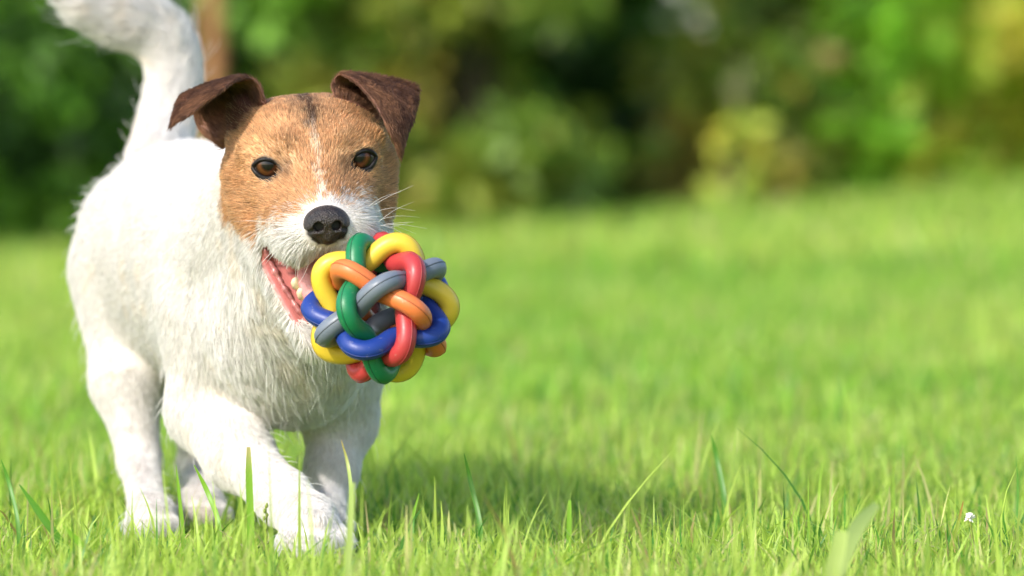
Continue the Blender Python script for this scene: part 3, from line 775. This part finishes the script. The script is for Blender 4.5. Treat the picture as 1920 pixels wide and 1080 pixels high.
# eyeball: amber iris round a dark pupil, wet cornea; the eye looks along its own +Z
nd = Nodes("dog_eye"); tc = nd.n("TexCoord"); sp = nd.n("SeparateXYZ"); nd.l(tc.outputs["Object"], sp.inputs[0])
rad = nd.n("VectorMath", operation='LENGTH'); cmb = nd.n("CombineXYZ"); nd.l(sp.outputs[0], cmb.inputs[0]); nd.l(sp.outputs[1], cmb.inputs[1]); nd.l(cmb.outputs[0], rad.inputs[0])
mul = nd.n("Math", operation='MULTIPLY'); mul.inputs[1].default_value = 100.0; nd.l(rad.outputs["Value"], mul.inputs[0])
cr = nd.n("ValToRGB"); r_ = cr.color_ramp; r_.elements[0].position = 0.30; r_.elements[0].color = (0.004, 0.003, 0.003, 1)
r_.elements[1].position = 0.37; r_.elements[1].color = (0.035, 0.011, 0.004, 1)
for pos, c in ((0.46, (0.085, 0.028, 0.008, 1)), (0.58, (0.065, 0.02, 0.006, 1)), (0.64, (0.02, 0.008, 0.005, 1)), (0.70, (0.012, 0.008, 0.007, 1)), (0.86, (0.10, 0.07, 0.06, 1))):
    x = r_.elements.new(pos); x.color = c
ns = nd.n("TexNoise"); ns.inputs["Scale"].default_value = 700; nd.l(tc.outputs["Object"], ns.inputs[0])
ad = nd.n("MapRange"); ad.inputs["To Min"].default_value = -0.04; ad.inputs["To Max"].default_value = 0.04; nd.l(ns.outputs[0], ad.inputs[0])
sm = nd.n("Math", operation='ADD'); nd.l(mul.outputs[0], sm.inputs[0]); nd.l(ad.outputs[0], sm.inputs[1])
nd.l(sm.outputs[0], cr.inputs[0])
b = nd.n("BsdfPrincipled"); b.inputs["Roughness"].default_value = 0.5; b.inputs["Coat Weight"].default_value = 0.8; b.inputs["Coat Roughness"].default_value = 0.02; b.inputs["Coat IOR"].default_value = 1.4; b.inputs["Specular IOR Level"].default_value = 0.1
nd.l(cr.outputs[0], b.inputs["Base Color"]); nd.l(b.outputs[0], nd.out.inputs[0])
EYE_M = nd.m
LID_M = simple_mat("eyelid_skin", (0.010, 0.008, 0.008), 0.5, 0.25, noise=0.4, nscale=300, bump=0.3, bscale=900)
eme = uv_sphere(ER)
for k, e in enumerate(EYES):
    s = -1 if k == 0 else 1
    o = link("eye", eme, None, dog)
    if k == 0: eme.materials.append(EYE_M)
    o.location = e
    gaze = Vector(np.array((-0.10, 0.0, CAM_H+0.03))-e); o.rotation_euler = gaze.to_track_quat('Z', 'Y').to_euler()
    # almond rim of the lids, lying on the eyeball
    t = np.linspace(0, 2*np.pi, 56, endpoint=False); A = EYE_AX[k]
    x = (EW+0.0002)*np.cos(t); y = (EH+0.0002)*np.sin(t)
    pinch = np.exp(-((np.abs(np.cos(t))-1)/0.16)**2)              # corners drawn to points
    x = x*(1+0.16*pinch); y = y*(1-0.25*pinch)+0.07*s*x-0.0006
    z = np.sqrt(np.maximum((ER*1.045)**2-x*x-y*y, 0.00001))
    path = e+np.stack([x, y, z], -1) @ A
    rr = np.where(np.sin(t) > 0, 0.0012, 0.0014)*(1-0.15*pinch)
    v_, f_ = tube(path, rr, 8, closed=True)
    link("eyelid", mesh_np("eyelid", v_, f_), LID_M, o).matrix_parent_inverse = o.matrix_basis.inverted()
bpy.context.view_layer.update()
for o in dog.children:
    if o.name.startswith("eye"):
        for c in o.children: c.matrix_parent_inverse = o.matrix_world.inverted()

# nose leather with two nostrils and the groove below
def nose_sdf(pw):
    q_ = to_head(pw)/100
    def E(c, r):
        x = (q_-np.array(c)/100)/(np.array(r)/100); k0 = np.sqrt((x*x).sum(-1))+1e-9
        return (k0-1)*min(r)/100
    def C(a, b_, r):
        a, b_ = np.array(a)/100, np.array(b_)/100; ba = b_-a; tt = np.clip(((q_-a) @ ba)/(ba @ ba), 0, 1)
        return np.sqrt(((q_-a-tt[..., None]*ba)**2).sum(-1))-r/100
    f = E((0, -2.1, 4.55), (1.12, 0.78, 0.95))
    for s in (-1, 1): f = smin(f, E((s*0.62, -2.38, 4.72), (0.66, 0.66, 0.80)), 0.003)
    f = smin(f, E((0, -2.95, 4.75), (0.62, 0.55, 0.62)), 0.003)
    for s in (-1, 1):
        f = -smin(-f, C((s*0.60, -2.42, 5.9), (s*0.42, -2.25, 4.8), 0.27), 0.0015)
        f = -smin(-f, C((s*0.72, -2.50, 5.5), (s*1.25, -2.66, 4.9), 0.10), 0.0012)
    f = -smin(-f, C((0, -2.3, 5.62), (0, -3.6, 5.35), 0.07), 0.0012)
    return f
nl = H(0, -2.4, 4.7)
nv_, nq_ = surface(nose_sdf, nl-0.02, nl+0.02, 0.0006, newton=2)
NOSE_M = simple_mat("nose_leather", (0.010, 0.008, 0.008), 0.33, 0.5, noise=0.5, nscale=250, bump=0.9, bscale=1300, rgb2=(0.020, 0.012, 0.010))
link("nose", mesh_np("nose", nv_, nq_), NOSE_M, dog)

# tongue and lower teeth
TONGUE_M = simple_mat("tongue", (0.60, 0.26, 0.25), 0.36, 0.5, noise=0.2, nscale=200, bump=0.5, bscale=900, sss=0.2)
TOOTH_M = simple_mat("tooth_enamel", (0.74, 0.62, 0.42), 0.25, 0.5, noise=0.15, nscale=120)
path = catmull([H(0, -5.6, -0.2), H(-0.1, -5.9, 1.4), H(0.05, -7.0, 2.5), H(0.5, -8.4, 3.2), H(0.9, -9.2, 3.7)], 18)
w_ = np.interp(np.linspace(0, 1, 18), [0, .3, .8, 1], [1.25, 1.45, 1.2, 0.5])
T_ = unit(np.gradient(path, axis=0)); B_ = unit(np.cross(T_, hr)); a_ = np.linspace(0, 2*np.pi, 20, endpoint=False)
tv = path[:, None]+0.01*(w_[:, None, None]*np.cos(a_)[None, :, None]*hr+(0.42*np.sin(a_)-0.12*np.cos(2*a_))[None, :, None]*B_[:, None]*np.minimum(1, w_)[:, None, None])
tv = np.vstack([tv.reshape(-1, 3), path[:1], path[-1:]])
i, j = np.meshgrid(np.arange(17), np.arange(20), indexing="ij"); j2 = (j+1) % 20
tf = np.stack([i*20+j, i*20+j2, (i+1)*20+j2, (i+1)*20+j], -1).reshape(-1, 4)
jj_ = np.arange(20); k2 = (jj_+1) % 20
tf = np.vstack([tf, np.stack([k2, jj_, np.full(20, 360), np.full(20, 360)], -1)[:, [0, 1, 2, 2]][:0], ])
link("tongue", mesh_np("tongue", tv, tf), TONGUE_M, dog)
for s in (-1, 1):
    for t_, ln, rd in ((0.10, 0.55, 0.33), (0.27, 0.62, 0.36), (0.44, 0.5, 0.30), (0.60, 0.42, 0.24), (0.80, 1.0, 0.26)):
        c0 = np.array((s*(1.72-0.75*t_)+0.9*t_, -6.05-3.1*t_, 1.15+2.0*t_))
        up_ = np.array((s*0.12, 0.55, 0.83)); up_ /= np.linalg.norm(up_)
        pts = [H(*(c0-up_*0.35)), H(*(c0)), H(*(c0+up_*ln*0.6)), H(*(c0+up_*ln))]
        v_, f_ = capped_tube(catmull(pts, 7), np.array((1, 1.02, 1, .92, .72, .45, .12))*rd/100, 8)
        link("tooth", mesh_np("tooth", v_, f_), TOOTH_M, dog)
# wet lower lip along the rim of the mouth, set on the skin
LIP_M = simple_mat("lip", (0.42, 0.175, 0.165), 0.28, 0.5, bump=0.5, bscale=500, nscale=140, rgb2=(0.26, 0.08, 0.08), sss=0.15)
lp = []
for cx, cy in ((496, 466), (505, 488), (518, 513), (532, 538), (547, 562), (562, 585), (578, 608)):
    ds = np.linspace(3.08, 3.26, 500); ray = np.stack([P(cx, cy, d_) for d_ in ds]); hit = np.argmax(sdf(ray) < 0.0005); lp.append(ray[hit])
lc = catmull(lp, 48); tt_ = np.linspace(0, 1, 48)
lr = 0.0017*(1+0.28*np.sin(tt_*26)+0.15*np.sin(tt_*61+1))*np.interp(tt_, [0, .1, .85, 1], [.4, 1, .9, .3])
v_, f_ = capped_tube(lc, lr, 10); link("lower_lip", mesh_np("lower_lip", v_, f_), LIP_M, dog)
# whiskers
WH_M = simple_mat("whisker", (0.75, 0.72, 0.66), 0.3, 0.5)
wr = np.random.default_rng(4)
for s, cnt in ((1, 11), (-1, 3)):
    for k in range(cnt):
        st = np.array((s*wr.uniform(2.0, 2.6), wr.uniform(-3.6, -2.1), wr.uniform(1.9, 3.6)))
        d = np.array((s*1.0, wr.uniform(-0.55, 0.5), wr.uniform(-0.5, 0.3))); ln = wr.uniform(1.8, 3.6)
        end = st+d/np.linalg.norm(d)*ln; mid = (st+end)/2+np.array((0, wr.uniform(0.05, 0.3), 0.1))
        v_, f_ = tube(catmull([H(*st), H(*mid), H(*end)], 7), np.linspace(0.00011, 0.00003, 7), 4)
        link("whisker", mesh_np("whisker", v_, f_), WH_M, dog)
for k in range(7):                                  # brow and cheek whiskers
    s = wr.choice((-1, 1)); st = np.array((s*wr.uniform(2.0, 3.2), 1.3, -0.6)); end = st+np.array((s*wr.uniform(0.2, 0.9), wr.uniform(0.8, 1.6), wr.uniform(0.3, 0.9)))
    v_, f_ = tube(catmull([H(*st), H(*((st+end)/2+np.array((0, 0, .15)))), H(*end)], 6), np.linspace(0.00011, 0.00003, 6), 4)
    link("whisker", mesh_np("whisker", v_, f_), simple_mat("brow_whisker", (0.03, 0.02, 0.015), 0.4) if k == 0 else bpy.data.materials["brow_whisker"], dog)


# ------------------------------------------------------------------ the toy: six woven rubber rings
BC = P(713, 577, 3.128)
BR_OUT = 0.0437; TUBE = 0.0056
R0 = BR_OUT-2*TUBE-0.0003; AMP = TUBE*1.02
view = unit(np.array((0, 0, CAM_H))-BC)
px = np.array((1.0, 0, 0)); pz = unit(np.cross(view, px))*1.0
px = unit(np.cross(pz, view)) if np.dot(np.cross(pz, view), px) > 0 else -unit(np.cross(pz, view))
if pz[2] < 0: pz = -pz
TILT = math.radians(13)                       # the five-sided opening looks a little downwards
a0 = unit(view*math.cos(TILT)-pz*math.sin(TILT)+px*0.02)
bx_ = unit(px-a0*(px @ a0)); by_ = np.cross(a0, bx_)
def rubber(name, rgb, rough=0.38):
    nd = Nodes(name); tc = nd.n("TexCoord"); t = nd.n("TexNoise"); t.inputs["Scale"].default_value = 90; t.inputs["Detail"].default_value = 6
    nd.l(tc.outputs["Object"], t.inputs[0]); b = nd.n("BsdfPrincipled"); b.inputs["Specular IOR Level"].default_value = 0.4
    cr = nd.n("ValToRGB"); cr.color_ramp.elements[0].color = (*[c*0.86 for c in rgb], 1); cr.color_ramp.elements[1].color = (*[min(c*1.06+0.006, 1) for c in rgb], 1)
    nd.l(t.outputs[0], cr.inputs[0])
    v3 = nd.n("TexNoise"); v3.inputs["Scale"].default_value = 260; v3.inputs["Detail"].default_value = 8; v3.inputs["Roughness"].default_value = 0.7
    nd.l(tc.outputs["Object"], v3.inputs[0]); sc_ = nd.n("ValToRGB"); sc_.color_ramp.elements[0].position = 0.60; sc_.color_ramp.elements[1].position = 0.74
    sc_.color_ramp.elements[1].color = (0.35, 0.35, 0.35, 1); nd.l(v3.outputs[0], sc_.inputs[0])
    nd.l(mix_rgb(nd, 'MIX', sc_.outputs[0], cr.outputs[0], (0.36, 0.34, 0.28, 1)), b.inputs["Base Color"])
    t2 = nd.n("TexNoise"); t2.inputs["Scale"].default_value = 420; t2.inputs["Detail"].default_value = 4; nd.l(tc.outputs["Object"], t2.inputs[0])
    mr = nd.n("MapRange"); mr.inputs["To Min"].default_value = rough-0.08; mr.inputs["To Max"].default_value = rough+0.14
    nd.l(t2.outputs[0], mr.inputs[0]); nd.l(mr.outputs[0], b.inputs["Roughness"])
    bp = nd.n("Bump"); bp.inputs["Strength"].default_value = 0.12; bp.inputs["Distance"].default_value = 0.0005; nd.l(t2.outputs[0], bp.inputs["Height"]); nd.l(bp.outputs[0], b.inputs["Normal"])
    nd.l(b.outputs[0], nd.out.inputs[0]); return nd.m
ball = tag(empty("toy_ball", BC), "hollow ball woven from six bright rubber rings held in the dog's mouth", "toy")
phi = np.linspace(0, 2*np.pi, 240, endpoint=False)
RINGS = [("grey", (0.13, 0.155, 0.195), 126), ("orange", (0.62, 0.16, 0.042), 54), ("red", (0.38, 0.032, 0.036), -18),
         ("blue", (0.006, 0.032, 0.21), -90), ("green", (0.003, 0.155, 0.055), 198), ("yellow", (0.64, 0.45, 0.035), None)]
for nm, rgb, az in RINGS:
    if az is None:
        d = np.cos(phi)[:, None]*bx_+np.sin(phi)[:, None]*by_
        wv = -np.cos(5*(phi-math.radians(36)))
    else:
        A = math.radians(az); out = np.cos(A)*bx_+np.sin(A)*by_
        ctr = unit(a0*math.cos(math.radians(26.565))+out*math.sin(math.radians(26.565)))      # nearest point to the opening
        side = np.sin(A)*bx_-np.cos(A)*by_                                                    # clockwise as seen
        d = np.cos(phi)[:, None]*ctr+np.sin(phi)[:, None]*side
        wv = np.sin(5*phi)
    path = d*(R0+AMP*wv)[:, None]
    tg = unit(np.roll(path, -1, 0)-np.roll(path, 1, 0)); on = unit(d-tg*(d*tg).sum(1)[:, None])
    v_, f_ = tube(path, TUBE, 24, closed=True, normals=d)
    me = mesh_np("ring", v_, f_); o = link("ring", me, rubber("rubber_"+nm, rgb), ball); o["label"] = nm+" rubber ring"
    # moulding seam along the outside
    sm_, sf_ = tube(path+on*(TUBE*0.985), 0.00042, 8, closed=True, normals=d)
    link("seam", mesh_np("seam", sm_, sf_), rubber("seam_"+nm, tuple(c*0.62 for c in rgb), 0.5), o)

# ------------------------------------------------------------------ single blades and flowers that stand out of the lawn
BLADE_M = leaf_mat("single_blade", 0.4, 0.4, 0.4, (1.2, 1.15, 0.5))
def lone_blade(pts, width, rgb, label, tip=0.15, fold=0.25, name="grass_blade", rgb_tip=None):
    """pts: (column, row, distance) from tip to foot; the foot goes on down into the turf"""
    W_ = [P(*p) for p in pts][::-1]
    foot = W_[0].copy(); foot[2] = -0.004; W_ = [foot]+W_ if W_[0][2] > 0.004 else W_
    c = catmull(W_, 16); T = unit(np.gradient(c, axis=0)); s = unit(np.cross(T, np.array((0.12, 1.0, 0.0)))); n_ = np.cross(s, T)
    t = np.linspace(0, 1, 16); w = width*0.5*np.interp(t, [0, .3, .75, 1], [0.75, 1, 0.9, tip])
    V_ = np.stack([c-s*w[:, None], c+n_*(w*fold)[:, None], c+s*w[:, None]], 1).reshape(-1, 3)
    i = np.arange(15)[:, None]*3; F_ = np.concatenate([i+np.array((0, 1, 4, 3)), i+np.array((1, 2, 5, 4))])
    base = np.array(rgb); C_ = np.repeat(base[None]*(0.9+0.2*t[:, None]), 3, 0)
    if rgb_tip is not None: C_ = np.repeat(base+(np.array(rgb_tip)-base)*np.clip((t-0.7)/0.3, 0, 1)[:, None], 3, 0)
    V_ -= W_[0]
    o = link(name, mesh_np(name, V_, F_, True, C_), BLADE_M); o.location = W_[0]
    return tag(o, label, "grass blade", "single blades standing above the lawn")
LG, DG, PG = (0.18, 0.36, 0.03), (0.09, 0.25, 0.028), (0.36, 0.46, 0.14)
lone_blade([(466, 838, 3.10), (467, 900, 3.10), (470, 990, 3.10)], 0.0042, LG, "broad blade with a cut tip in front of the dog's raised foreleg", tip=0.5, rgb_tip=(0.42, 0.36, 0.16))
lone_blade([(330, 872, 3.12), (336, 930, 3.12), (343, 1000, 3.12)], 0.0022, LG, "thin upright blade between the dog's hind paw and its foreleg")
lone_blade([(364, 872, 3.16), (390, 925, 3.16), (410, 985, 3.15)], 0.0030, LG, "blade leaning under the dog's raised foreleg")
lone_blade([(36, 908, 3.08), (80, 970, 3.08), (128, 1040, 3.08)], 0.0044, DG, "wide dark blade slanting beside the hind paw near the photo's lower corner")
lone_blade([(118, 985, 3.04), (150, 1020, 3.04), (172, 1056, 3.04)], 0.0042, LG, "short slanting blade next to the wide dark one by the hind paw")
lone_blade([(2, 862, 3.13), (18, 910, 3.13), (34, 985, 3.12)], 0.0024, DG, "thin dark blade at the very edge of the photo beside the dog")
lone_blade([(640, 826, 3.15), (652, 870, 3.15), (658, 925, 3.14), (655, 1020, 3.13)], 0.0022, PG, "pale seedy stem rising in front of the standing foreleg", rgb_tip=(0.45, 0.33, 0.12))
lone_blade([(661, 905, 2.86), (657, 980, 2.86), (652, 1078, 2.86)], 0.0038, PG, "blurred pale blade close to the lens beside the front paw", tip=0.6)
lone_blade([(870, 850, 3.22), (884, 910, 3.22), (900, 985, 3.21)], 0.0030, DG, "tall dark green blade alone on the grass beside the front paw")
lone_blade([(786, 925, 3.12), (772, 975, 3.12), (762, 1020, 3.12)], 0.0022, LG, "light blade leaning away from the dog next to the tall dark one")
lone_blade([(1333, 815, 3.36), (1345, 865, 3.36), (1358, 935, 3.35)], 0.0032, DG, "tallest dark blade standing alone in the middle of the lawn")
lone_blade([(1068, 938, 3.12), (1067, 985, 3.12), (1066, 1050, 3.12)], 0.0030, LG, "stout upright blade with a cut tip on the open lawn", tip=0.6)
lone_blade([(1645, 945, 2.86), (1612, 982, 2.84), (1588, 1030, 2.82), (1572, 1078, 2.81)], 0.0085, PG, "big blurred pale blade bent over close to the lens", tip=0.45)
lone_blade([(1578, 996, 2.80), (1570, 1040, 2.80), (1560, 1079, 2.80)], 0.0085, PG, "big blurred upright blade stump beside the bent one close to the lens", tip=0.8)
lone_blade([(1806, 940, 3.14), (1796, 985, 3.14), (1782, 1040, 3.14)], 0.0020, (0.26, 0.34, 0.05), "thin blade with a reddish tip beside the white clover", rgb_tip=(0.42, 0.12, 0.05))
# a stem with a few green seed buds
BUD_M = simple_mat("seed_bud", (0.20, 0.26, 0.04), 0.6, 0.3, noise=0.3, nscale=300)
stem_ = [P(498, 948, 3.10), P(500, 990, 3.10), P(497, 1066, 3.10)]
sr = empty("seed_stem", stem_[2]); tag(sr, "small stem with green seed buds in front of the dog's front paw", "seed stem")
v_, f_ = tube(catmull(stem_[::-1], 10)-stem_[2], 0.0005, 6); link("stem", mesh_np("stem", v_, f_), BUD_M, sr)
for (cx, cy, s) in ((500, 948, 1), (496, 958, .9), (501, 966, .8), (495, 972, .9), (499, 990, 1.1)):
    c = P(cx, cy, 3.098)-stem_[2]; v_, f_ = capped_tube(catmull([c+np.array((0, 0, -0.0014*s)), c, c+np.array((0.0002, 0, 0.0016*s))], 5), np.array((.4, .9, 1, .8, .3))*0.0009*s, 7)
    link("seed_bud", mesh_np("seed_bud", v_, f_), BUD_M, sr)
# white clover head
PET_M = simple_mat("clover_petal", (0.80, 0.74, 0.66), 0.5, 0.3, sss=0.1)
cl0 = P(1824, 1010, 3.13); cl0[2] = 0.0
cr_ = empty("clover_flower", cl0); tag(cr_, "small white clover flower on a short stem in the turf", "flower")
top_ = P(1818, 972, 3.13)-cl0
v_, f_ = tube(catmull([np.zeros(3), top_*0.5+np.array((0.001, 0, 0)), top_], 8), 0.0006, 6); link("stem", mesh_np("stem", v_, f_), BUD_M, cr_)
pr_ = np.random.default_rng(8)
pv, pf_ = capped_tube(catmull([np.zeros(3), np.array((0, 0, 0.0018)), np.array((0, 0.0002, 0.0034))], 5), np.array((.3, .8, 1, .8, .35))*0.0006, 6)
pet = mesh_np("petal", pv, pf_); pet.materials.append(PET_M)
for k in range(26):
    o = bpy.data.objects.new("petal", pet); col.objects.link(o); o.parent = cr_; o.location = top_
    d = Vector((pr_.normal(), pr_.normal(), pr_.normal()+0.6)); o.rotation_euler = d.to_track_quat('Z', 'Y').to_euler()
